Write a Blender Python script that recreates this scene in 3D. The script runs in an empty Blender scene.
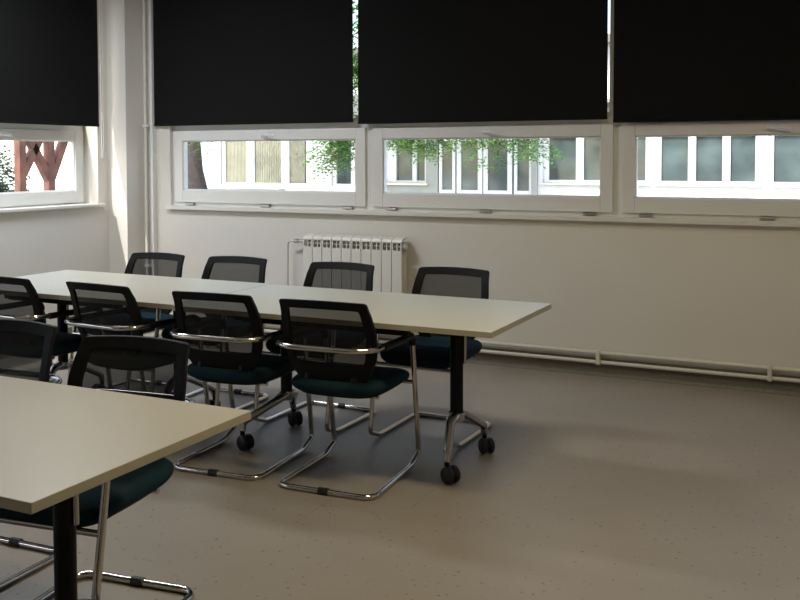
import bpy, bmesh, math, random
from mathutils import Vector, Matrix
random.seed(7)
SC = bpy.context.scene
COL = SC.collection
PI = math.pi

# ------------------------------------------------------------------ camera
F_PX, PITCH, YAW, ROLL, PY = 941.23, 0.0418, 0.4516, -0.0016, 196.55
cd = bpy.data.cameras.new('camera'); cam = bpy.data.objects.new('camera', cd); COL.objects.link(cam)
cd.sensor_width = 36; cd.lens = F_PX / 800 * 36; cd.shift_y = -(300 - PY) / 800
cd.clip_start = .05; cd.clip_end = 300
Fw = Vector((-math.sin(YAW) * math.cos(PITCH), math.cos(YAW) * math.cos(PITCH), -math.sin(PITCH)))
R0 = Vector((math.cos(YAW), math.sin(YAW), 0)); U0 = R0.cross(Fw)
R1 = R0 * math.cos(ROLL) + U0 * math.sin(ROLL); U1 = -R0 * math.sin(ROLL) + U0 * math.cos(ROLL)
M = Matrix((R1, U1, -Fw)).transposed().to_4x4(); M.translation = Vector((3.8528, -6.1058, 1.4416))
cam.matrix_world = M
SC.camera = cam

# ------------------------------------------------------------------ world, sun, exposure
SUN_DIR = Vector((1.0, 3.2, -3.9)).normalized()
SKYTINT = (1.0, 1.0, .97, 1)
w = bpy.data.worlds.new('world'); SC.world = w; w.use_nodes = True
nt = w.node_tree; nt.nodes.clear()
sky = nt.nodes.new('ShaderNodeTexSky'); sky.sky_type = 'NISHITA'; sky.sun_disc = False
sky.sun_elevation = math.radians(49); sky.sun_rotation = math.atan2(-SUN_DIR.x, -SUN_DIR.y)
sky.air_density = 1.0; sky.dust_density = 3.0; sky.ozone_density = .7
bg = nt.nodes.new('ShaderNodeBackground'); bg.inputs[1].default_value = 0.72
wo = nt.nodes.new('ShaderNodeOutputWorld')
tn = nt.nodes.new('ShaderNodeMixRGB'); tn.blend_type = 'MULTIPLY'; tn.inputs[0].default_value = 1; tn.inputs[2].default_value = SKYTINT
nt.links.new(sky.outputs[0], tn.inputs[1]); nt.links.new(tn.outputs[0], bg.inputs[0]); nt.links.new(bg.outputs[0], wo.inputs[0])
sd = bpy.data.lights.new('sun', 'SUN'); sd.energy = 5.5; sd.angle = .0093; sd.color = (1, .95, .87)
so = bpy.data.objects.new('sun', sd); COL.objects.link(so)
so.rotation_euler = SUN_DIR.to_track_quat('-Z', 'Y').to_euler(); so.location = (-6, -12, 14)

def portal(name, loc, rot, sx, sy):
    d = bpy.data.lights.new(name, 'AREA'); d.shape = 'RECTANGLE'; d.size = sx; d.size_y = sy
    d.cycles.is_portal = True
    o = bpy.data.objects.new(name, d); COL.objects.link(o); o.location = loc; o.rotation_euler = rot
portal('portal_back', (2.4, .16, 1.40), (-PI / 2, 0, 0), 7.4, .60)
portal('portal_left', (-1.90, -3.98, 1.40), (0, -PI / 2, 0), .60, 7.3)
FILL_LAMPS = ((-.5, -1.9, 52, (.88, .94, 1.0), 'added cool fill lamp over the far tables by the room corner, unseen'),
         (3.2, -3.2, 37, (1, .83, .50), 'added warm fill lamp above the empty floor, unseen'))  # unseen lamps added to lift the room above its window light
SC.view_settings.view_transform = 'Standard'; SC.view_settings.look = 'None'
SC.view_settings.gamma = 1.0; SC.view_settings.use_curve_mapping = False
SC.view_settings.exposure = 0.0
cy = SC.cycles
cy.use_denoising = True; cy.max_bounces = 14; cy.diffuse_bounces = 8; cy.glossy_bounces = 5
cy.transparent_max_bounces = 24; cy.transmission_bounces = 8
cy.sample_clamp_indirect = 6.0; cy.caustics_reflective = False; cy.caustics_refractive = False

# ------------------------------------------------------------------ materials
def lin(c):
    return tuple(((v / 255 + .055) / 1.055) ** 2.4 if v > 10 else v / 255 / 12.92 for v in c) + (1,)
def mat(name, col, rough=.5, metal=0.0, spec=.5, bump=0, bscale=60, vary=0, vscale=4, coat=0):
    m = bpy.data.materials.new(name); m.use_nodes = True; n = m.node_tree
    b = n.nodes['Principled BSDF']
    col = col if len(col) == 4 else tuple(col) + (1,)
    b.inputs['Base Color'].default_value = col; b.inputs['Roughness'].default_value = rough
    b.inputs['Metallic'].default_value = metal; b.inputs['Specular IOR Level'].default_value = spec
    b.inputs['Coat Weight'].default_value = coat
    tc = n.nodes.new('ShaderNodeTexCoord')
    if vary:
        t = n.nodes.new('ShaderNodeTexNoise'); t.inputs['Scale'].default_value = vscale; t.inputs['Detail'].default_value = 4
        r = n.nodes.new('ShaderNodeValToRGB')
        r.color_ramp.elements[0].color = tuple(c * (1 - vary) for c in col[:3]) + (1,)
        r.color_ramp.elements[1].color = tuple(min(1, c * (1 + vary)) for c in col[:3]) + (1,)
        r.color_ramp.elements[0].position = .3; r.color_ramp.elements[1].position = .7
        n.links.new(tc.outputs['Object'], t.inputs['Vector']); n.links.new(t.outputs['Fac'], r.inputs[0])
        n.links.new(r.outputs[0], b.inputs['Base Color'])
    if bump:
        t = n.nodes.new('ShaderNodeTexNoise'); t.inputs['Scale'].default_value = bscale
        bp = n.nodes.new('ShaderNodeBump'); bp.inputs['Strength'].default_value = bump; bp.inputs['Distance'].default_value = .01
        n.links.new(tc.outputs['Object'], t.inputs['Vector']); n.links.new(t.outputs['Fac'], bp.inputs['Height'])
        n.links.new(bp.outputs[0], b.inputs['Normal'])
    return m
def see_through(name, transp, col, rough, gloss_fac=None):
    m = bpy.data.materials.new(name); m.use_nodes = True; n = m.node_tree; n.nodes.clear()
    out = n.nodes.new('ShaderNodeOutputMaterial'); mx = n.nodes.new('ShaderNodeMixShader')
    tr = n.nodes.new('ShaderNodeBsdfTransparent')
    if gloss_fac is None:
        s = n.nodes.new('ShaderNodeBsdfPrincipled'); s.inputs['Base Color'].default_value = col; s.inputs['Roughness'].default_value = rough
        mx.inputs[0].default_value = 1 - transp
    else:
        s = n.nodes.new('ShaderNodeBsdfGlossy'); s.inputs['Roughness'].default_value = rough
        fr = n.nodes.new('ShaderNodeFresnel'); fr.inputs['IOR'].default_value = gloss_fac
        tr.inputs[0].default_value = col
        ge = n.nodes.new('ShaderNodeNewGeometry'); iv = n.nodes.new('ShaderNodeMath'); iv.operation = 'SUBTRACT'; iv.inputs[0].default_value = 1
        ml = n.nodes.new('ShaderNodeMath'); ml.operation = 'MULTIPLY'     # reflect on the outer faces only
        n.links.new(ge.outputs['Backfacing'], iv.inputs[1]); n.links.new(fr.outputs[0], ml.inputs[0]); n.links.new(iv.outputs[0], ml.inputs[1])
        n.links.new(ml.outputs[0], mx.inputs[0])
    n.links.new(tr.outputs[0], mx.inputs[1]); n.links.new(s.outputs[0], mx.inputs[2]); n.links.new(mx.outputs[0], out.inputs[0])
    return m

def floor_mat():
    m = mat('speckled_vinyl', (.3, .3, .3), .42, spec=.5); n = m.node_tree; b = n.nodes['Principled BSDF']
    tc = n.nodes.new('ShaderNodeTexCoord')
    n1 = n.nodes.new('ShaderNodeTexNoise'); n1.inputs['Scale'].default_value = 1.3; n1.inputs['Detail'].default_value = 5
    r1 = n.nodes.new('ShaderNodeValToRGB'); r1.color_ramp.elements[0].position = .3; r1.color_ramp.elements[1].position = .7
    r1.color_ramp.elements[0].color = (.290, .258, .220, 1); r1.color_ramp.elements[1].color = (.340, .302, .258, 1)
    n.links.new(tc.outputs['Object'], n1.inputs['Vector']); n.links.new(n1.outputs['Fac'], r1.inputs[0])
    n2 = n.nodes.new('ShaderNodeTexNoise'); n2.inputs['Scale'].default_value = 240; n2.inputs['Detail'].default_value = 3
    r2 = n.nodes.new('ShaderNodeValToRGB'); r2.color_ramp.elements[0].position = .36; r2.color_ramp.elements[1].position = .64
    r2.color_ramp.elements[0].color = (.92, .92, .92, 1); r2.color_ramp.elements[1].color = (1.06, 1.06, 1.06, 1)
    n.links.new(tc.outputs['Object'], n2.inputs['Vector']); n.links.new(n2.outputs['Fac'], r2.inputs[0])
    mul = n.nodes.new('ShaderNodeMixRGB'); mul.blend_type = 'MULTIPLY'; mul.inputs[0].default_value = 1
    n.links.new(r1.outputs[0], mul.inputs[1]); n.links.new(r2.outputs[0], mul.inputs[2])
    # dark flecks
    v = n.nodes.new('ShaderNodeTexVoronoi'); v.inputs['Scale'].default_value = 33; v.inputs['Randomness'].default_value = 1
    wn = n.nodes.new('ShaderNodeTexNoise'); wn.inputs['Scale'].default_value = 60
    mp = n.nodes.new('ShaderNodeMixRGB'); mp.inputs[0].default_value = .03
    n.links.new(tc.outputs['Object'], mp.inputs[1]); n.links.new(tc.outputs['Object'], wn.inputs['Vector'])
    n.links.new(wn.outputs['Color'], mp.inputs[2]); n.links.new(mp.outputs[0], v.inputs['Vector'])
    lt = n.nodes.new('ShaderNodeMath'); lt.operation = 'LESS_THAN'; lt.inputs[1].default_value = .17
    n.links.new(v.outputs['Distance'], lt.inputs[0])
    sep = n.nodes.new('ShaderNodeSeparateColor'); n.links.new(v.outputs['Color'], sep.inputs[0])
    gt = n.nodes.new('ShaderNodeMath'); gt.operation = 'GREATER_THAN'; gt.inputs[1].default_value = .60
    n.links.new(sep.outputs[0], gt.inputs[0])
    mm = n.nodes.new('ShaderNodeMath'); mm.operation = 'MULTIPLY'; n.links.new(lt.outputs[0], mm.inputs[0]); n.links.new(gt.outputs[0], mm.inputs[1])
    fl = n.nodes.new('ShaderNodeMixRGB'); fl.inputs[2].default_value = (.11, .095, .075, 1)
    m2 = n.nodes.new('ShaderNodeMath'); m2.operation = 'MULTIPLY'; m2.inputs[1].default_value = .75
    n.links.new(mm.outputs[0], m2.inputs[0]); n.links.new(m2.outputs[0], fl.inputs[0]); n.links.new(mul.outputs[0], fl.inputs[1])
    n.links.new(fl.outputs[0], b.inputs['Base Color'])
    return m

MT = dict(
    floor=floor_mat(),
    wall=mat('wall_paint', (.70, .672, .625), .75, spec=.2, bump=.04, bscale=40),
    ceil=mat('ceiling_paint', (.78, .77, .74), .9, spec=.1),
    skirting=mat('skirting_vinyl', (.16, .147, .122), .5, vary=.14, vscale=70),
    upvc=mat('white_window_plastic', (.74, .74, .73), .35),
    sill=mat('painted_sill', (.72, .70, .66), .35),
    glass=see_through('window_glass', 0, (.97, .98, .98, 1), .01, 1.3),
    blind=mat('black_blind_fabric', (.0105, .0105, .0107), .9, spec=.08, bump=.1, bscale=600),
    blackplast=mat('black_plastic', (.006, .006, .0065), .45, spec=.22),
    blacksoft=mat('black_matte_plastic', (.006, .0057, .006), .6, spec=.18),
    meshf=see_through('back_mesh', .18, (.008, .0075, .007, 1), .9),
    chrome=mat('chrome_tube', (.62, .59, .56), .12, metal=1),
    alu=mat('polished_aluminium', (.50, .48, .46), .22, metal=1),
    teal=mat('teal_fabric', (.008, .027, .038), .85, spec=.15, bump=.3, bscale=500, vary=.15, vscale=200),
    top=mat('table_laminate', (.52, .49, .41), .36, spec=.3, vary=.02, vscale=2),
    edge=mat('table_edge', (.43, .39, .29), .45),
    column=mat('black_coated_steel', (.004, .004, .0045), .4, spec=.2),
    radiator=mat('radiator_enamel', (.74, .72, .67), .35),
    dark=mat('grille_grey', (.42, .41, .38), .6),
    pipe=mat('painted_pipe', (.66, .63, .57), .35),
    rubber=mat('black_rubber', (.010, .010, .010), .5),
    steel=mat('brushed_steel', (.5, .5, .49), .3, metal=1),
    facade=mat('white_render', (.50, .52, .53), .85, vary=.03, vscale=3),
    backwhite=mat('backdrop_white', (.86, .86, .84), .85),
    facgreyshade=mat('grey_and_shaded_render', (.24, .26, .25), .85, vary=.06, vscale=3),  # grey parts; on the entrance sections this tone stands in for shade
    facframe=mat('facade_window_plastic', (.50, .52, .52), .4),
    facglass=mat('facade_glass', (.055, .075, .075), .06, spec=.8, vary=.5, vscale=1.5),
    curtain=mat('pale_curtain', (.22, .22, .165), .8, vary=.1, vscale=6),
    stone=mat('sill_stone', (.55, .52, .45), .8),
    pave=mat('pale_paving', (.55, .54, .50), .9, vary=.08, vscale=2),
    grass=mat('lawn', (.10, .17, .04), .95, vary=.4, vscale=3, bump=.5, bscale=30),
    bark=mat('bark', (.035, .028, .028), .95, vary=.5, vscale=14, bump=.8, bscale=25),
    leafa=mat('leaf_green', (.05, .13, .025), .6, vary=.5, vscale=5),
    leafb=mat('leaf_dark_green', (.035, .085, .03), .6, vary=.5, vscale=6),
    timber=mat('red_brown_timber', (.125, .047, .028), .7, vary=.35, vscale=9),
    roof=mat('roof_felt', (.12, .11, .11), .9),
)
lm = bpy.data.materials.new('fill_diffuser'); lm.use_nodes = True; lm.node_tree.nodes['Principled BSDF'].inputs['Emission Color'].default_value = (1, .82, .6, 1)
lm.node_tree.nodes['Principled BSDF'].inputs['Emission Strength'].default_value = 3.0; MT['lamp'] = lm  # glow of the added fill lamps
def leafy(m):
    n = m.node_tree; b = n.nodes['Principled BSDF']; out = [x for x in n.nodes if x.type == 'OUTPUT_MATERIAL'][0]
    t = n.nodes.new('ShaderNodeBsdfTranslucent'); t.inputs[0].default_value = (.12, .27, .04, 1)
    mx = n.nodes.new('ShaderNodeMixShader'); mx.inputs[0].default_value = .35
    n.links.new(b.outputs[0], mx.inputs[1]); n.links.new(t.outputs[0], mx.inputs[2]); n.links.new(mx.outputs[0], out.inputs[0])
leafy(MT['leafa'])

# ------------------------------------------------------------------ mesh helpers
class MB:
    """collects shapes that become ONE mesh object"""
    def __init__(s): s.bm = bmesh.new()
    def box(s, x0, x1, y0, y1, z0, z1, mi=0):
        v = [s.bm.verts.new((x, y, z)) for x in (x0, x1) for y in (y0, y1) for z in (z0, z1)]
        for q in ((0, 1, 3, 2), (4, 6, 7, 5), (0, 4, 5, 1), (2, 3, 7, 6), (0, 2, 6, 4), (1, 5, 7, 3)):
            f = s.bm.faces.new([v[i] for i in q]); f.material_index = mi
        return s
    def prism(s, poly, axis, a, b, mi=0):
        """poly: list of 2D points in the plane perpendicular to axis"""
        def P(p, t):
            return {'x': (t, p[0], p[1]), 'y': (p[0], t, p[1]), 'z': (p[0], p[1], t)}[axis]
        A = [s.bm.verts.new(P(p, a)) for p in poly]; B = [s.bm.verts.new(P(p, b)) for p in poly]
        n = len(poly)
        s.bm.faces.new(A).material_index = mi; s.bm.faces.new(B[::-1]).material_index = mi
        for i in range(n):
            s.bm.faces.new((A[i], B[i], B[(i + 1) % n], A[(i + 1) % n])).material_index = mi
        return s
    def tube(s, pts, r, closed=False, seg=10, sx=1.0, sy=1.0, caps=True, up=None):
        pts = [Vector(p) for p in pts]; n = len(pts)
        rad = r if isinstance(r, (list, tuple)) else [r] * n
        tan = []
        for i in range(n):
            if closed: t = pts[(i + 1) % n] - pts[i - 1]
            else: t = pts[min(i + 1, n - 1)] - pts[max(i - 1, 0)]
            tan.append(t.normalized())
        ref = Vector(up) if up else (Vector((0, 0, 1)) if abs(tan[0].z) < .9 else Vector((0, 1, 0)))
        nrm = (ref - tan[0] * ref.dot(tan[0])).normalized()
        rings = []
        for i in range(n):
            nrm = (nrm - tan[i] * nrm.dot(tan[i]))
            nrm = nrm.normalized() if nrm.length > 1e-6 else tan[i].orthogonal().normalized()
            bn = tan[i].cross(nrm)
            rings.append([s.bm.verts.new(pts[i] + nrm * math.cos(2 * PI * k / seg) * rad[i] * sx + bn * math.sin(2 * PI * k / seg) * rad[i] * sy) for k in range(seg)])
        m = n if closed else n - 1
        for i in range(m):
            A, B = rings[i], rings[(i + 1) % n]
            off = 0
            if closed and i == n - 1:
                off = min(range(seg), key=lambda o: (A[0].co - B[o].co).length)
            for k in range(seg):
                s.bm.faces.new((A[k], A[(k + 1) % seg], B[(k + 1 + off) % seg], B[(k + off) % seg]))
        if not closed and caps:
            s.bm.faces.new(rings[0][::-1]); s.bm.faces.new(rings[-1])
        return s
    def cyl(s, a, b, r, seg=16, r2=None):
        return s.tube([a, b], [r, r if r2 is None else r2], seg=seg)
    def lathe(s, prof, c=(0, 0, 0), axis='z', seg=24):
        """prof: (radius, height) pairs, closed at both ends by radius 0"""
        rings = []
        for (r, h) in prof:
            ring = []
            for k in range(seg if r > 1e-6 else 1):
                a = 2 * PI * k / seg; u, v = r * math.cos(a), r * math.sin(a)
                p = {'z': (u, v, h), 'x': (h, u, v), 'y': (u, h, v)}[axis]
                ring.append(s.bm.verts.new(Vector(p) + Vector(c)))
            rings.append(ring)
        for A, B in zip(rings, rings[1:]):
            for k in range(seg):
                a0, a1 = A[k % len(A)], A[(k + 1) % len(A)]; b0, b1 = B[k % len(B)], B[(k + 1) % len(B)]
                vs = []
                for v in (a0, a1, b1, b0):
                    if v not in vs: vs.append(v)
                if len(vs) > 2: s.bm.faces.new(vs)
        return s
    def build(s, name, m, parent=None, smooth=False, bevel=0, bseg=2, sub=0, loc=None):
        bmesh.ops.recalc_face_normals(s.bm, faces=s.bm.faces)
        me = bpy.data.meshes.new(name); s.bm.to_mesh(me); s.bm.free()
        for x in (m if isinstance(m, (list, tuple)) else [m]): me.materials.append(x)
        o = bpy.data.objects.new(name, me); COL.objects.link(o)
        if smooth:
            for p in me.polygons: p.use_smooth = True
            me.set_sharp_from_angle(angle=math.radians(40))
        if bevel:
            b = o.modifiers.new('bevel', 'BEVEL'); b.width = bevel; b.segments = bseg; b.limit_method = 'ANGLE'
            b.angle_limit = math.radians(40)
            for p in me.polygons: p.use_smooth = True
            b.harden_normals = True
        if sub:
            d = o.modifiers.new('sub', 'SUBSURF'); d.levels = d.render_levels = sub
        if parent: o.parent = parent
        if loc: o.location = loc
        return o
def fillet(pts, rads, seg=6, closed=False):
    """round the corners of a polyline"""
    out = []; n = len(pts); pts = [Vector(p) for p in pts]
    if not isinstance(rads, (list, tuple)): rads = [rads] * n
    for i in range(n):
        if (not closed and i in (0, n - 1)) or rads[i] == 0: out.append(pts[i]); continue
        a, p, b = pts[i - 1], pts[i], pts[(i + 1) % n]
        u = (a - p).normalized(); v = (b - p).normalized()
        ang = u.angle(v); d = min(rads[i] / math.tan(ang / 2), (a - p).length * .49, (b - p).length * .49)
        r = d * math.tan(ang / 2); c = p + (u + v).normalized() * (r / math.sin(ang / 2))
        s0, s1 = p + u * d - c, p + v * d - c
        tot = s0.angle(s1); ax = s0.cross(s1).normalized()
        for k in range(seg + 1):
            out.append(c + Matrix.Rotation(tot * k / seg, 3, ax) @ s0)
    return out
def root(name, loc=(0, 0, 0), rz=0):
    o = bpy.data.objects.new(name, None); COL.objects.link(o); o.location = loc; o.rotation_euler = (0, 0, rz)
    o.empty_display_size = .1
    return o
def tag(o, label, cat, group=None, kind=None):
    o['label'] = label
    if cat: o['category'] = cat
    if group: o['group'] = group
    if kind: o['kind'] = kind
    return o
def struct(o, label=None):
    o['kind'] = 'structure'
    if label: o['label'] = label
    return o
def copy_tree(o, parent=None):
    c = o.copy(); COL.objects.link(c)
    if parent: c.parent = parent
    for ch in list(o.children): copy_tree(ch, c)
    return c

# ------------------------------------------------------------------ room shell
XL, XR, YF, ZC = -1.66, 6.2, -8.2, 3.0
TH = .22
U0X, PITCHX = -1.195, 1.825          # first window unit of the back wall, unit width
WZ0, WZ1 = 1.05, 2.78
struct(MB().box(XL - TH, XR + TH, YF - TH, .15, -.15, 0).build('floor', MT['floor']), 'speckled beige vinyl floor')
struct(MB().box(XL - TH, XR + TH, YF - TH, .15, ZC, ZC + .2).build('ceiling', MT['ceil']))
b = MB().box(XL, XR, 0, .15, 0, WZ0).box(XL, XR, 0, .15, WZ1, ZC)
b.box(XL, U0X, 0, .15, WZ0, WZ1).box(U0X + 4 * PITCHX, XR, 0, .15, WZ0, WZ1)
b.box(XL, -1.464, -.214, 0, 0, ZC)
struct(b.build('wall_back', MT['wall']), 'off-white wall under the long window band, with a corner pier')
LY = [-.33 - 1.825 * i for i in range(5)]
b = MB().box(XL - TH, XL, YF, .15, 0, WZ0).box(XL - TH, XL, YF, .15, WZ1, ZC)
b.box(XL - TH, XL, LY[0], .15, WZ0, WZ1).box(XL - TH, XL, YF, LY[4], WZ0, WZ1)
struct(b.build('wall_left', MT['wall']), 'off-white side wall below and beside the left window')
struct(MB().box(XR, XR + TH, YF, .15, 0, ZC).build('wall_right', MT['wall']))
struct(MB().box(XL - TH, XR + TH, YF - TH, YF, 0, ZC).build('wall_front', MT['wall']))
# vinyl skirting, coved at the foot
def skirt(name, pts_axis, a, bb, off):
    prof = [(0, 0), (-.022, 0), (-.012, .006), (-.007, .02), (-.005, .115), (0, .118)]
    m = MB()
    if pts_axis == 'x': m.prism([(off + p[0], p[1]) for p in prof], 'x', a, bb)
    else: m.prism([(off - p[0], p[1]) for p in prof], 'y', a, bb)
    return struct(m.build(name, MT['skirting']))
skirt('baseboard_back', 'x', -1.46, XR, 0)
skirt('baseboard_left', 'y', YF, -.214, XL)

# ------------------------------------------------------------------ windows
def window(name, Lw, label):
    """a unit in local coords: x 0..Lw, room side towards -y, z from the window bottom"""
    r = root(name); struct(r, label)
    H = WZ1 - WZ0; zt = .60           # transom between the lower sash and the upper light
    f = MB()
    y0, y1 = .035, .105
    f.box(0, .035, y0, y1, 0, H).box(Lw - .035, Lw, y0, y1, 0, H)
    f.box(.035, Lw - .035, y0, y1, 0, .035).box(.035, Lw - .035, y0, y1, H - .04, H).box(.035, Lw - .035, y0, y1, zt, zt + .06)
    f.build('window_frame', MT['upvc'], r, bevel=.003)
    s = MB(); a, c = .030, Lw - .030; sy0, sy1 = .015, .085; bw = .082
    z0, z1 = .028, zt + .008
    s.box(a, a + bw, sy0, sy1, z0, z1).box(c - bw, c, sy0, sy1, z0, z1)
    s.box(a + bw, c - bw, sy0, sy1, z0, z0 + .100).box(a + bw, c - bw, sy0, sy1, z1 - .082, z1)
    sash = s.build('sash', MT['upvc'], r, bevel=.004)
    # glazing bead
    g = MB(); gx0, gx1, gz0, gz1 = a + bw, c - bw, z0 + .100, z1 - .082
    g.box(gx0 - .002, gx0 + .008, .028, .05, gz0, gz1).box(gx1 - .008, gx1 + .002, .028, .05, gz0, gz1)
    g.box(gx0, gx1, .028, .05, gz0 - .002, gz0 + .008).box(gx0, gx1, .028, .05, gz1 - .008, gz1 + .002)
    g.build('glazing_bead', MT['upvc'], sash)
    MB().box(gx0, gx1, .054, .060, gz0, gz1).build('pane', MT['glass'], sash)
    u = MB(); uz0 = zt + .055; uz1 = H - .035; q = .030
    u.box(.03, .03 + q, .03, .09, uz0, uz1).box(Lw - .03 - q, Lw - .03, .03, .09, uz0, uz1)
    u.box(.03 + q, Lw - .03 - q, .03, .09, uz0, uz0 + q).box(.03 + q, Lw - .03 - q, .03, .09, uz1 - q, uz1)
    up = u.build('upper_light', MT['upvc'], r, bevel=.003)
    MB().box(.03 + q, Lw - .03 - q, .055, .061, uz0 + q, uz1 - q).build('pane', MT['glass'], up)
    # lever handle on the sash head
    hx, hz = Lw * .5, z1 - .040
    h = MB().box(hx - .035, hx + .035, .006, .015, hz - .014, hz + .014)
    h.tube(fillet([(hx, .012, hz), (hx, -.026, hz), (hx + .02, -.032, hz - .002), (hx + .125, -.034, hz - .012)], .008), .0085, seg=8)
    h.build('window_handle', MT['upvc'], sash, smooth=True)
    for fx in (.10, .50, .90):
        px = Lw * fx
        MB().box(px - .042, px + .042, .008, .030, .006, .024).build('hinge_cover', MT['steel'], sash, bevel=.003)
    return r
wproto = window('window_1', PITCHX, 'white framed window strip behind the radiator, left of the long back band')
wproto.location = (U0X, 0, WZ0)
labs = ['white framed middle window of the back wall, glass doors seen through it',
        'white framed rightmost window of the back wall, bright facade outside',
        'white framed window beyond the right edge of the back wall']
for i in range(1, 4):
    c = copy_tree(wproto); c.name = 'window_%d' % (i + 1); c.location = (U0X + PITCHX * i, 0, WZ0); c['label'] = labs[i - 1]
for i in range(4):   # left wall, glass set deeper in its reveal
    c = copy_tree(wproto); c.name = 'window_%d' % (i + 5); c.rotation_euler = (0, 0, PI / 2)
    c.location = (XL - .11, LY[i + 1], WZ0); c['label'] = 'white framed window of the left wall with timber posts outside' if i == 0 else 'white framed window further along the left wall'
# sills
struct(MB().box(U0X - .02, XR, -.045, .04, WZ0 - .030, WZ0 + .002).build('trim_1', MT['sill'], bevel=.004), 'long painted sill under the back windows')
struct(MB().box(XL - .10, XL + .05, LY[4] - .03, LY[0] + .03, WZ0 + .0, WZ0 + .022).build('trim_2', MT['sill'], bevel=.004), 'painted sill under the left window')
struct(MB().box(U0X, XR, .10, .20, WZ0 - .02, WZ0 + .006).build('trim_3', MT['steel']))

# ------------------------------------------------------------------ roller blinds
def blind(width, drop, label, axis='x'):
    r = root('roller_blind'); tag(r, label, 'blind', 'black roller blinds over the windows')
    top = 2.88
    MB().box(0, width, -.0008, .0008, drop + .006, top).build('fabric', MT['blind'], r)
    MB().tube([(0, 0, drop + .008), (width, 0, drop + .008)], .008, seg=8, sx=1.3, sy=.7).build('bottom_bar', MT['blind'], r, smooth=True)
    MB().cyl((-.005, .0, top + .015), (width + .005, .0, top + .015), .022).build('roller', MT['upvc'], r, smooth=True)
    return r
for (x0, x1, z, lb) in ((-1.325, .527, 1.700, 'black roller blind nearest the room corner on the back wall'),
                        (.570, 2.397, 1.686, 'black roller blind in the middle of the back wall'),
                        (2.436, 4.25, 1.664, 'rightmost black roller blind of the back wall'),
                        (4.29, 6.10, 1.664, 'black roller blind past the rightmost one, outside the photo')):
    o = blind(x1 - x0, z, lb); o.location = (x0, -.034, 0)
for i, z in enumerate((1.692, 1.692, 1.692, 1.692)):
    o = blind(1.80, z, ('black roller blind over the left wall window', 'second black roller blind from the corner on the left wall, outside the photo', 'third black roller blind from the corner on the left wall, outside the photo', 'last black roller blind of the left wall, outside the photo')[i])
    o.rotation_euler = (0, 0, PI / 2); o.location = (XL + .030, LY[i + 1] + .012, 0)
    if i == 0:
        MB().tube([(1.835, .01, 2.88), (1.84, .01, 1.44), (1.85, .01, 1.43), (1.86, .01, 1.44), (1.862, .01, 2.88)], .0022, seg=6).build('pull_cord', MT['upvc'], o)
        MB().cyl((1.85, .01, 1.44), (1.85, .01, 1.50), .005, seg=8).build('cord_weight', MT['upvc'], o)

# side guide profile and riser pipe in the corner
struct(MB().box(-1.362, -1.338, -.046, 0, 0, ZC).build('trim_4', MT['upvc'], bevel=.003), 'white vertical guide profile beside the corner blind')
rp = root('riser_pipe', (-1.405, -.05, 0)); tag(rp, 'white vertical heating pipe in the room corner beside the blind', 'pipe')
MB().cyl((0, 0, 0), (0, 0, ZC), .013).build('pipe', MT['pipe'], rp, smooth=True)
for z in (.55, 1.70, 2.9):
    MB().box(-.02, .035, -.018, .05, z - .009, z + .009).build('pipe_clip', MT['upvc'], rp, bevel=.003)

# ------------------------------------------------------------------ heating pipes along the wall foot
for z, r_, y, lb in ((.160, .0135, -.034, 'upper painted heating pipe running along the foot of the wall'),
                     (.098, .0125, -.034, 'lower painted heating pipe running along the foot of the wall')):
    o = MB().cyl((-1.38, y, z), (XR, y, z), r_).build('heating_pipe', MT['pipe'], smooth=True)
    tag(o, lb, 'pipe', 'heating pipes along the wall foot')
for i in range(3, 5):
    x = -.80 + 1.05 * i
    o = MB().box(x - .013, x + .013, -.054, 0, .082, .176).build('pipe_bracket', MT['pipe'], bevel=.004)
    near = {3: 'painted bracket on the wall pipes, left one in view', 4: 'painted bracket on the wall pipes, nearest the right picture edge'}
    tag(o, near[i], 'bracket', 'brackets of the wall pipes')

# ------------------------------------------------------------------ radiator
def radiator():
    r = root('radiator', (.14, -.118, .180)); tag(r, 'white ten section radiator on the wall below the windows', 'radiator')
    n, pw, H, D = 10, .0822, .682, .085
    for i in range(n):
        x = i * pw; m = MB()
        # front plate with window opening near the top, back plate, side web
        g = .0022
        x0, x1 = x + g, x + pw - g
        m.box(x0, x1, 0, .006, 0, H - .085)
        m.box(x0, x0 + .010, 0, .006, H - .085, H - .028).box(x1 - .010, x1, 0, .006, H - .085, H - .028)
        m.box(x0, x1, 0, .006, H - .032, H - .022)
        # sloping top lip
        m.prism([(0, H - .024), (.010, H - .008), (.05, H + .004), (D, H + .006), (D, H - .002), (.05, H - .006), (.012, H - .018), (.006, H - .030)], 'x', x0, x1)
        m.box(x + pw / 2 - .004, x + pw / 2 + .004, .006, D, .02, H - .03)
        m.box(x0, x1, D - .006, D, 0, H - .06)
        sec = m.build('section', MT['radiator'], r, bevel=.0015)
        q = MB()
        q.box(x0 + .008, x1 - .008, .008, D - .02, H - .062, H - .053)
        q.box(x0 + .008, x1 - .008, .026, .032, H - .088, H - .034)
        q.build('inner_fin', MT['dark'], sec)
    for x in (-.004, n * pw + .004):
        MB().lathe([(0, -.012), (.022, -.012), (.025, -.006), (.025, .006), (.022, .012), (0, .012)], (x, D / 2, H - .055), 'x').build('end_cap', MT['steel'] if x < 0 else MT['radiator'], r, smooth=True)
    v = MB().cyl((-.016, D / 2, H - .050), (-.062, D / 2, H - .050), .012).cyl((-.062, D / 2, H - .050), (-.10, D / 2, H - .050), .016)
    v.build('valve', MT['steel'], r, smooth=True)
    p = MB().tube(fillet([(-.09, D / 2, H - .050), (-.160, D / 2, H - .050), (-.166, D / 2, H - .60), (-.166, D / 2 + .01, -.018)], .035), .0085, seg=10)
    p.build('supply_pipe', MT['pipe'], r, smooth=True)
    for x in (.12, .70): MB().box(x, x + .03, D, .118, .50, .54).build('wall_hook', MT['radiator'], r)
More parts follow.
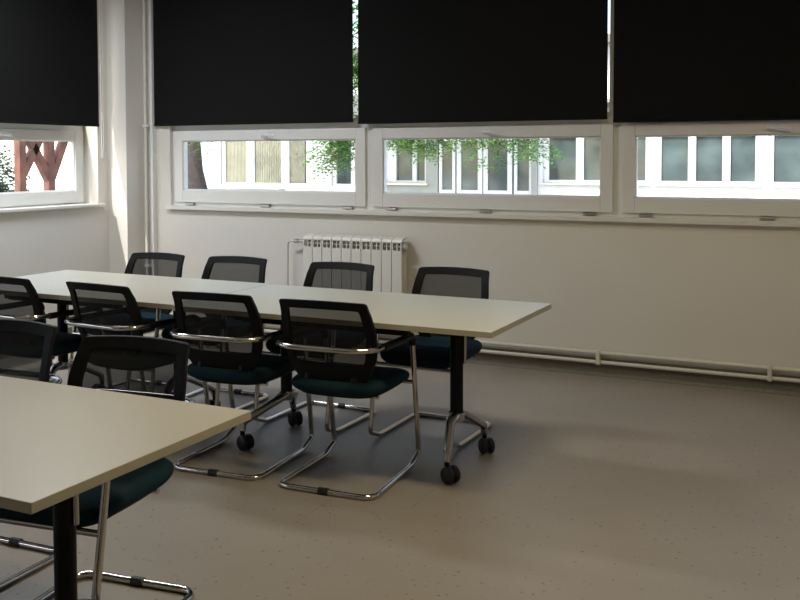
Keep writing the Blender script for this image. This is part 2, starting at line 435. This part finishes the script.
radiator()

# ------------------------------------------------------------------ tables
LT, DT = 1.6, .828
def make_table(length, label, swivel, DT=DT):
    """origin on the floor below the middle of the top"""
    r = root('conference_table'); tag(r, label, 'table', 'white folding tables on castors')
    hx, hy = length / 2, DT / 2
    t = MB().box(-hx, hx, -hy, hy, .715, .7395)
    for f in t.bm.faces:
        f.material_index = 1 if abs(f.normal.z) < .5 else 0
    t.bm.normal_update()
    for f in t.bm.faces: f.material_index = 1 if abs(f.normal.z) < .5 else 0
    t.build('table_top', [MT['top'], MT['edge']], r, bevel=.0018)
    MB().box(-hx + .30, hx - .30, -.035, .035, .665, .705).build('crossbeam', MT['column'], r, bevel=.004)
    for yy in (-hy + .075, hy - .075):
        MB().box(-hx + .36, hx - .40, yy - .018, yy + .018, .680, .7155).build('edge_beam', MT['column'], r, bevel=.003)
    for sx in (-1, 1):
        MB().box(-.028 + sx * (hx - .33), .028 + sx * (hx - .33), -hy + .08, hy - .08, .680, .715).build('support_rail', MT['column'], r, bevel=.003)
    for s, sx in enumerate((-1, 1)):
        cx = sx * (hx - (.33 if sx > 0 else .36))
        MB().prism([(cx + .031 * math.cos(a), .022 + .026 * math.sin(a)) for a in [2 * PI * k / 20 for k in range(20)]], 'z', .26, .69).build('column', MT['column'], r, smooth=True)
        MB().cyl((cx + .040, .022, .50), (cx + .040, .022, .69), .008, seg=10).build('fold_lever', MT['alu'], r, smooth=True)
        f = MB()
        for yy in (-.140, .330):
            d = -1 if yy < 0 else 1
            pts = fillet([(cx, .022, .262), (cx, .022 + d * .07, .245), (cx + swivel[s][2], yy - d * .012, .135), (cx + swivel[s][2], yy, .090)], [0, .05, .03, 0], seg=5)
            n = len(pts)
            f.tube(pts, [.027 - .010 * i / (n - 1) for i in range(n)], seg=12, sx=.85, sy=1.0)
        f.lathe([(0, .225), (.030, .228), (.037, .245), (.036, .272), (.0, .274)], (cx, .022, 0), 'z')
        f.build('foot', MT['alu'], r, smooth=True)
        for j, yy in enumerate((-.140, .330)):
            ang = swivel[s][j]
            k = root('caster'); k.parent = r; k.location = (cx + swivel[s][2], yy, 0); k.rotation_euler = (0, 0, ang)
            m = MB()
            m.cyl((0, 0, .070), (0, 0, .095), .012)
            m.prism([(-.024 + .036 * math.cos(a), .042 + .031 * math.sin(a)) for a in [PI * q / 10 - .25 for q in range(12)]], 'x', -.007, .007)
            hb = m.build('fork', MT['blackplast'], k, smooth=True)
            for sd_ in (-1, 1):
                w_ = MB().lathe([(0, .006), (.026, .006), (.036, .009), (.0385, .016), (.037, .027), (.028, .033), (.010, .034), (0, .034)], (0, 0, 0), 'x', 20)
                if sd_ < 0: bmesh.ops.scale(w_.bm, vec=(-1, 1, 1), verts=w_.bm.verts)
                w_.build('wheel', MT['rubber'], k, smooth=True, loc=(0, -.024, .0385))
    return r
TY = -2.1637
tA = make_table(1.612, '', [(1.25, .95, -.155), (1.15, .8, .02)])
tA.location = (1.7415, TY, 0)
tA['label'] = 'white wheeled table with its free right end pointing into the empty floor'
tB = make_table(1.527, 'white wheeled table by the room corner, left half of the far table row', [(.6, -.3, 0), (.7, .4, 0)])
tB.location = (.1675, TY + .022, 0)
tC = make_table(1.6, 'cream topped table in the foreground, cut by the left picture edge', [(.3, 1.0, 0), (.4, 1.2, 0)], .775)
tC.location = (2.353 - .8, -4.348, 0); tC.rotation_euler = (0, 0, 0)

# ------------------------------------------------------------------ chairs
def back_y(x, z):
    zs = [(.44, -.165), (.52, -.190), (.60, -.212), (.68, -.226), (.76, -.252), (.83, -.290)]
    for (a, ya), (c, yc) in zip(zs, zs[1:]):
        if z <= c or c == .83:
            t = (z - a) / (c - a); break
    return ya + (yc - ya) * t + .028 * (x / .215) ** 2
def half_w(z):
    zs = [(.45, .140), (.48, .172), (.52, .196), (.57, .214), (.63, .224), (.70, .2225), (.76, .214), (.82, .204)]
    for (a, ya), (c, yc) in zip(zs, zs[1:]):
        if z <= c or c == .82:
            t = (z - a) / (c - a); return ya + (yc - ya) * t
def make_chair():
    r = root('cantilever_chair')
    R = .0122
    half = [(0, -.298, .636), (.165, -.292, .636), (.236, -.235, .635), (.238, .00, .628), (.236, .165, .628), (.226, .205, .616),
            (.222, .292, .075), (.222, .292, .048), (.222, .200, .0150), (.222, .150, R), (.228, -.250, R), (0, -.250, R)]
    rads = [0, .10, .08, 0, .03, .03, .03, .04, .03, 0, .055, 0]
    pts = [Vector(p) for p in half[1:-1]]
    loop = [half[0]] + half[1:-1] + [half[-1]] + [(-p[0], p[1], p[2]) for p in reversed(half[1:-1])]
    rr = rads[:-1] + [0] + list(reversed(rads[1:-1]))
    fr = MB().tube(fillet(loop, rr, seg=6, closed=True), R, closed=True, seg=12)
    frame = fr.build('tube_frame', MT['chrome'], r, smooth=True)
    MB().cyl((-.222, .245, .395), (.222, .245, .395), .010, seg=10).build('seat_strut', MT['chrome'], r, smooth=True)
    MB().cyl((-.19, -.09, .400), (.19, -.09, .400), .010, seg=10).build('seat_strut', MT['chrome'], r, smooth=True)
    MB().cyl((-.022, -.250, R), (.022, -.250, R), .0165, seg=14).build('floor_clip', MT['rubber'], r, smooth=True)
    for s in (-1, 1):
        pad = MB().tube(fillet([(s * .236, -.150, .6315), (s * .2375, .02, .628), (s * .236, .160, .628), (s * .2285, .199, .612), (s * .2255, .209, .580)], [0, .2, .03, .02, 0]), .0165, seg=12, sx=1.0, sy=1.15)
        pad.build('armrest', MT['blackplast'], r, smooth=True)
    # seat cushion
    a_, b_ = .230, .236; N = 44; cy_ = .024
    def outline(th):
        c, s = math.cos(th), math.sin(th); e = 2 / 4.6
        x = a_ * math.copysign(abs(c) ** e, c); y = b_ * math.copysign(abs(s) ** e, s)
        x *= 1 - .05 * max(0, -y / b_)
        return x, y
    def seat(zlift, tt, tb, sc, name, m):
        b = MB(); rings = []
        rs = [.0, .35, .6, .8, .9, .955, .985, 1.0]
        lev = [(q_, 1) for q_ in rs] + [(q_, -1) for q_ in reversed(rs[:-1])]
        for (q_, sd_) in lev:
            ring = []
            for k in range(N if q_ > 0 else 1):
                x, y = outline(2 * PI * k / N); x *= q_ * sc; y *= q_ * sc
                f = y / b_
                zc_ = .448 - .030 * max(0, f - .45) ** 1.5 * 2 + .012 * max(0, -f - .5) + .006 * (x / a_) ** 2
                th = (tt if sd_ > 0 else tb) * (1 - q_ ** 9) ** .5
                if q_ == 1: th = 0
                ring.append(b.bm.verts.new((x, y + cy_, zc_ + zlift + sd_ * th)))
            rings.append(ring)
        for A, B in zip(rings, rings[1:]):
            for k in range(N):
                vs = []
                for v in (A[k % len(A)], A[(k + 1) % len(A)], B[(k + 1) % len(B)], B[k % len(B)]):
                    if v not in vs: vs.append(v)
                b.bm.faces.new(vs)
        return b.build(name, m, r, smooth=True)
    seat(-.006, .034, .040, 1.0, 'seat_cushion', MT['teal'])
    seat(-.042, .006, .012, .86, 'seat_pan', MT['blackplast'])
    # backrest frame: ring between outer and inner outline
    zs_ = [.45, .465, .48, .50, .52, .545, .57, .60, .63, .665, .70, .73, .76, .785]
    outer, inner = [], []
    zt, zin = .824, .784; zb, zbi = .45, .548
    for z in zs_:
        outer.append((half_w(z), z)); zi = zbi + (zin - .008 - zbi) * (z - zs_[0]) / (zs_[-1] - zs_[0]); inner.append((half_w(zi) - .043, zi))
    for a in (0, .33, .66, 1):   # top corner
        ang = a * PI / 2; outer.append((half_w(.80) - .014 + .014 * math.cos(ang), .808 + .013 * math.sin(ang)))
        inner.append((half_w(.78) - .043 - .006 + .006 * math.cos(ang), zin - .006 + .006 * math.sin(ang)))
    for x in (.15, .10, .05): outer.append((x, .821 + .006 * (1 - (x / .19) ** 2))); inner.append((x * .9, zin + .004 * (1 - (x / .19) ** 2)))
    ox = outer + [(0, .827)] + [(-x, z) for x, z in reversed(outer)]
    ix = inner + [(0, zin + .004)] + [(-x, z) for x, z in reversed(inner)]
    for x in (-.09, -.045, 0, .045, .09):
        ox.append((x, .444 + .006 * (x / .14) ** 2)); ix.append((x * 1.5, zbi - .004 * (1 - (x / .14) ** 2)))
    b = MB(); V = []
    for (x, z), (u, v) in zip(ox, ix):
        V.append([b.bm.verts.new((x, back_y(x, z) - .009, z)), b.bm.verts.new((x, back_y(x, z) + .011, z)),
                  b.bm.verts.new((u, back_y(u, v) + .009, v)), b.bm.verts.new((u, back_y(u, v) - .007, v))])
    n = len(V)
    for i in range(n):
        A, B = V[i], V[(i + 1) % n]
        for k in range(4): b.bm.faces.new((A[k], A[(k + 1) % 4], B[(k + 1) % 4], B[k]))
    b.build('backrest_frame', MT['blacksoft'], r, bevel=.0035, loc=(0, 0, .012))
    # mesh panel
    b = MB(); rows = []
    for i in range(15):
        z = .540 + (.795 - .540) * i / 14; w_ = half_w(min(z, .8)) - .028
        rows.append([b.bm.verts.new((w_ * (j / 8 - 1), back_y(w_ * (j / 8 - 1), z) + .001, z)) for j in range(17)])
    for A, B in zip(rows, rows[1:]):
        for j in range(16): b.bm.faces.new((A[j], A[j + 1], B[j + 1], B[j]))
    b.build('mesh_panel', MT['meshf'], r, smooth=True, loc=(0, 0, .012))
    for s in (-1, 1):
        MB().tube(fillet([(s * .110, -.170, .50), (s * .110, -.185, .44), (s * .110, -.12, .415), (s * .110, -.02, .412)], .03), .013, seg=8, sx=.8, sy=1.5).build('back_bracket', MT['blackplast'], r, smooth=True)
        MB().tube([(s * .205, back_y(.205, .636) - .012, .636), (s * .214, -.262, .636)], .010, seg=8).build('arm_mount', MT['blackplast'], r, smooth=True)
    return r
proto = make_chair()
G = 'black mesh back cantilever chairs with teal seats'
CH = [
    (1.809, -2.425, .055, 'chair at the near side of the far tables, closest to the free table end'),
    (1.232, -2.435, .075, 'near side chair second from the free end of the far tables'),
    (.575, -2.42, -.06, 'near side chair third from the free end of the far tables'),
    (-.085, -2.42, -.03, 'near side chair of the far tables cut by the left picture edge'),
    (1.885, -1.640, PI - .01, 'far side chair facing the camera at the free right end of the table'),
    (1.212, -1.680, PI - .01, 'far side chair facing the camera in front of the radiator'),
    (.486, -1.665, PI + .03, 'far side chair facing the camera just left of the radiator'),
    (-.105, -1.700, PI, 'far side chair facing the camera by the room corner'),
    (1.725, -3.935, PI + .12, 'foreground chair tucked under the cream table near its right corner, seat poking out'),
    (1.075, -3.88, PI + .05, 'foreground chair at the cream table cut by the left picture edge'),
]
for i, (x, y, a, lb) in enumerate(CH):
    o = proto if i == 0 else copy_tree(proto)
    o.location = (x, y, 0); o.rotation_euler = (0, 0, a); tag(o, lb, 'chair', G)

# ------------------------------------------------------------------ added ceiling fill lamps (out of view)
def lamp(x, y, label, power, colr):
    r = root('fill_lamp', (x, y, ZC)); tag(r, label, 'lamp', 'added ceiling fill lamps')
    MB().box(-.62, .62, -.16, .16, -.055, 0).build('housing', MT['upvc'], r, bevel=.006)
    MB().box(-.59, .59, -.13, .13, -.062, -.054).build('diffuser', MT['lamp'], r)
    d = bpy.data.lights.new('fill_light', 'AREA'); d.shape = 'RECTANGLE'; d.size = 1.15; d.size_y = .25; d.energy = power; d.color = colr
    o = bpy.data.objects.new('fill_light', d); COL.objects.link(o); o.parent = r; o.location = (0, 0, -.075)
for x, y, p, c_, lb in FILL_LAMPS: lamp(x, y, lb, p, c_)

# ------------------------------------------------------------------ outside
struct(MB().box(-60, 60, -40, 60, -.35, -.25).build('ground', MT['pave']), 'pale gravel yard outside')
struct(MB().box(-3.19, 12, 8.8, 11.96, -.25, -.20).build('pavement', MT['pave']), 'pale paving in front of the facade across the yard')
struct(MB().box(-59, -3.2, -38, 30, -.25, -.20).build('pavement', MT['pave']), 'pale paving outside the left window')
YB = 12.0
def facade():
    r = root('school_building', (0, YB, -.25)); tag(r, 'white building across the yard with white framed windows and glass doors', 'building')
    o = -.25
    W = MB()   # walls with real openings, built from piers and bands
    H = 3.6 - o
    def zz(z): return z - o
    def wallrect(m, x0, x1, z0, z1, d=.3): m.box(x0, x1, 0, d, zz(z0), zz(z1))
    groups = [(-1.77, .34, [(-1.66, -1.11), (-.96, -.42), (-.27, .24)]),
              (.46, 2.30, [(.53, 1.02), (1.16, 1.63), (1.77, 2.20)]),
              (2.43, 4.27, [(2.51, 2.98), (3.12, 3.58), (3.72, 4.17)]),
              (4.40, 6.24, [(4.48, 4.95), (5.09, 5.55), (5.69, 6.14)])]
    ztop = 2.55; zs = .93
    xs = [-1.98] + [v for g in groups for v in g[:2]] + [8.0]
    for i in range(0, len(xs), 2): wallrect(W, xs[i], xs[i + 1], -.25, 3.6)
    for g in groups: wallrect(W, g[0], g[1], -.25, zs); wallrect(W, g[0], g[1], ztop, 3.6)
    W.build('wall', MT['facade'], r)
    def win(x0, x1, panes, z0, z1, zsplit, depth=.10):
        m = MB(); edges = [x0] + [v for p in panes for v in p] + [x1]
        for i in range(0, len(edges), 2): m.box(edges[i], edges[i + 1], depth - .05, depth + .04, zz(z0), zz(z1))
        for p in panes:
            m.box(p[0], p[1], depth - .05, depth + .04, zz(z0), zz(z0 + .055)); m.box(p[0], p[1], depth - .05, depth + .04, zz(z1 - .05), zz(z1))
            if zsplit: m.box(p[0], p[1], depth - .05, depth + .04, zz(zsplit), zz(zsplit + .10))
        f = m.build('window', MT['facframe'], r)
        for p in panes: MB().box(p[0], p[1], depth + .01, depth + .03, zz(z0), zz(z1)).build('pane', MT['facglass'], f)
        return f
    for g in groups:
        win(g[0], g[1], g[2], zs, ztop, 1.83)
        MB().box(g[0] - .04, g[1] + .04, -.07, .06, zz(zs - .035), zz(zs)).build('sill', MT['stone'], r)
    # entrance: recessed glass doors
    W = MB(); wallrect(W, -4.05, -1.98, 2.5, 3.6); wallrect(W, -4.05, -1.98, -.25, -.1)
    W.build('lintel', MT['facgreyshade'], r)
    MB().box(-6.6, -1.9, -2.4, 0, zz(2.62), zz(2.78)).build('shade_canopy', MT['facade'], r)  # unseen canopy, added to keep the sun off the entrance
    MB().box(-1.99, -1.87, -.06, .0, 0, H).build('downpipe', MT['facgreyshade'], r)
    for (a, c, nm) in ((-4.03, -3.66, 'side_light'), (-3.63, -3.06, 'door'), (-3.04, -2.42, 'door'), (-2.38, -1.99, 'side_light')):
        bw = .10 if nm == 'door' else .07
        m = MB().box(a, a + bw, .02, .10, zz(-.1), zz(2.5)).box(c - bw, c, .02, .10, zz(-.1), zz(2.5))
        a2, c2 = a + bw, c - bw
        m.box(a2, c2, .02, .10, zz(.66), zz(.76)).box(a2, c2, .02, .10, zz(1.78), zz(1.84)).box(a2, c2, .02, .10, zz(-.1), zz(0)).box(a2, c2, .02, .10, zz(2.44), zz(2.5))
        f = m.build(nm, MT['facframe'], r)
        MB().box(a + .02, c - .02, .05, .07, zz(-.1), zz(2.5)).build('pane', MT['facglass'], f)
    # wall section coloured grey for its shade, with a window left of the doors
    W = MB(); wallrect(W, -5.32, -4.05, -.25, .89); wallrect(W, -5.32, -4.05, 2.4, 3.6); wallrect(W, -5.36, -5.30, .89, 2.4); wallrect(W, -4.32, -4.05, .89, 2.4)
    W.build('shaded_wall', MT['facgreyshade'], r)
    win(-5.30, -4.32, [(-5.04, -4.66), (-4.56, -4.37)], .89, 2.4, None)
    MB().box(-5.36, -4.26, -.08, .06, zz(.85), zz(.89)).build('sill', MT['stone'], r)
    # curtained bays further left
    W = MB(); wallrect(W, -10.6, -5.36, 2.4, 3.6); wallrect(W, -10.6, -5.36, -.25, .80)
    for (a, c) in ((-10.6, -9.62), (-7.13, -6.62), (-5.6, -5.36)): wallrect(W, a, c, .80, 2.4)
    W.build('wall', MT['facade'], r)
    win(-9.62, -7.13, [(-9.52, -8.93), (-8.70, -7.97), (-7.75, -7.30)], .80, 2.4, None)
    win(-6.62, -5.6, [(-6.52, -6.15), (-6.05, -5.7)], .80, 2.4, None)
    for (a, c) in ((-9.52, -8.93), (-8.70, -7.97), (-7.75, -7.36)):
        m = MB(); N = 30
        for s in range(N):
            x0 = a + (c - a) * s / N; x1 = a + (c - a) * (s + 1) / N
            m.box(x0, x1, .092 - .006 * (s % 2), .108, zz(.82), zz(2.38))
        m.build('curtain', MT['curtain'], r)
    MB().box(-10.8, 8.2, -.4, 6, H, H + .15).build('roof', MT['roof'], r)
    MB().box(-10.6, 8.0, .5, 6, 0, H).build('interior', MT['facgreyshade'], r)
facade()
ob = root('backdrop', (-17.5, 13.5, -.25)); tag(ob, 'added bright outbuilding wall far behind the timber posts', 'building')
MB().box(-8, 6.4, 0, 5, 0, 3.1).build('wall', MT['backwhite'], ob)  # added sunlit wall, pale enough to blow out the left window view
MB().box(-8.3, 6.7, -.3, 5.3, 3.1, 3.25).build('roof', MT['roof'], ob)
# low garden wall
gw = root('garden_wall', (-8.2, 10.4, -.25)); tag(gw, 'low pale wall with a grey cap in front of the curtained bays', 'wall')
MB().box(-2.6, 1.2, 0, .18, 0, .98).build('wall', MT['facade'], gw)
MB().box(-2.65, 1.25, -.04, .22, .98, 1.02).build('cap', MT['facgreyshade'], gw)

def leaf_cluster(m, c, rad, n, size, squash=.7, droop=.4):
    for _ in range(n):
        while True:
            p = Vector((random.uniform(-1, 1), random.uniform(-1, 1), random.uniform(-1, 1)))
            if p.length < 1: break
        p = Vector((p.x * rad, p.y * rad, p.z * rad * squash)) + Vector(c)
        # a compound leaf: a drooping stalk with leaflet pairs
        yaw = random.uniform(0, 2 * PI); d = Vector((math.cos(yaw), math.sin(yaw), -droop - random.random() * .5)).normalized()
        sidev = d.cross(Vector((0, 0, 1))).normalized()
        L = size * random.uniform(3.0, 4.5); pairs = 4
        for k in range(pairs):
            q = p + d * (L * (k + .6) / pairs)
            for s in (-1, 1):
                l = size * random.uniform(.8, 1.2); w2 = l * .22
                dl = (sidev * s + d * .6 + Vector((0, 0, random.uniform(-.35, .1)))).normalized()
                nn = dl.cross(Vector((0, 0, 1))).normalized() * w2
                a = q; b_ = q + dl * l * .5 + nn; e = q + dl * l; f = q + dl * l * .5 - nn + Vector((0, 0, w2 * .4))
                m.bm.faces.new([m.bm.verts.new(v) for v in (a, b_, e, f)])
def tree(x, y, label, trunk_r, top, boughs, crown, nleaf, seedv):
    random.seed(seedv)
    r = root('tree', (x, y, -.25)); tag(r, label, 'tree', 'leafy trees in the yard')
    m = MB()
    pts = [Vector((.12 * math.sin(i * .9), .08 * math.sin(i * 1.7), top * i / 8)) for i in range(9)]
    m.tube(pts, [trunk_r * (1.25 - .75 * i / 8) for i in range(9)], seg=12)
    ends = []; arcs = []
    for (bx, by, bz) in boughs:
        st = pts[6] if bz > 0 else pts[5]
        e = Vector((bx, by, bz)); c1 = Vector((bx * .45, by * .5, st.z + .75)); c2 = Vector((bx * .95, by, (st.z + bz) / 2 + .35))
        arc = [st * (1 - t) ** 3 + c1 * 3 * t * (1 - t) ** 2 + c2 * 3 * t * t * (1 - t) + e * t ** 3 for t in [k / 9 for k in range(10)]]
        m.tube(arc, [trunk_r * .3 * (1 - k / 9) + .007 for k in range(10)], seg=8); ends.append(e); arcs.append(arc)
    m.build('trunk', MT['bark'], r, smooth=True)
    f = MB()
    for e, n in zip(ends, nleaf): leaf_cluster(f, e, .27, int(n * 2.8), .07, 1.0)
    for arc in arcs:
        for k in (4, 6, 7): leaf_cluster(f, arc[k], .28, 26, .07, .9)
    for (cx, cy2, cz, rad, n) in crown: leaf_cluster(f, (cx, cy2, cz), rad, n, .11, .6)
    f.build('foliage', MT['leafa'], r)
# boughs are given relative to the tree foot
tree(-2.62, 6.3, 'tree in the yard whose leafy boughs hang before the glass doors', .15, 3.6,
     [(-.35, -.3, 2.05), (-.60, -.2, 1.76), (.62, -.3, 2.1), (1.0, -.3, 1.95), (1.65, -.3, 2.10), (1.85, -.25, 1.80), (2.2, -.3, 2.08), (2.6, -.3, 1.95), (.0, -.5, 2.9)],
     [(0, 0, 4.8, 1.9, 520), (1.6, .2, 3.9, 1.1, 260), (-.8, -.3, 3.7, .8, 160)], (60, 40, 46, 46, 26, 10, 40, 30, 30), 5)
tree(-8.1, 9.0, 'tree with a bare dark trunk at the left end of the yard', .24, 3.8,
     [(.55, -.2, 2.05), (-.9, .3, 2.5)], [(0, 0, 4.9, 1.6, 300)], (8, 30), 9)

# timber frame outside the left window
def carport():
    r = root('timber_carport', (-4.6, 1.97, -.25)); tag(r, 'red-brown timber post frame with diagonal braces outside the left window', 'carport')
    H = 2.3
    for (x, y) in ((0, -.42), (0, 0)):
        MB().box(x - .047, x + .047, y - .047, y + .047, 0, H).build('post', MT['timber'], r, bevel=.006)
    def brace(y0, z0, y1, z1):
        n = Vector((0, y1 - y0, z1 - z0)).normalized(); pz = Vector((0, -n.z, n.y)) * .044
        m = MB(); m.prism([(y0 - pz.y, z0 - pz.z), (y1 - pz.y, z1 - pz.z), (y1 + pz.y, z1 + pz.z), (y0 + pz.y, z0 + pz.z)], 'x', -.04, .04)
        m.build('brace', MT['timber'], r, bevel=.004)
    brace(-.02, 1.45, -.36, 2.02); brace(.02, 1.45, .30, 2.05); brace(-.40, 1.50, -.06, 2.05)
    MB().box(-.07, .07, -2.6, 2.2, H, H + .18).build('beam', MT['timber'], r, bevel=.006)
carport()
random.seed(21)
bu = root('bush', (-6.0, 2.25, -.25)); tag(bu, 'dark green bush beside the timber posts outside the left window', 'bush')
m = MB()
for (x, y, z, rd, n) in ((0, 0, 1.6, .42, 220), (.1, .0, 1.1, .45, 220), (-.2, -.2, 2.1, .4, 60)): leaf_cluster(m, (x, y, z), rd, n, .085, .9)
m.build('foliage', MT['leafb'], bu)
MB().tube([(0, 0, 0), (.05, 0, .8), (0, .05, 1.6)], [.05, .035, .02], seg=8).build('stem', MT['bark'], bu)
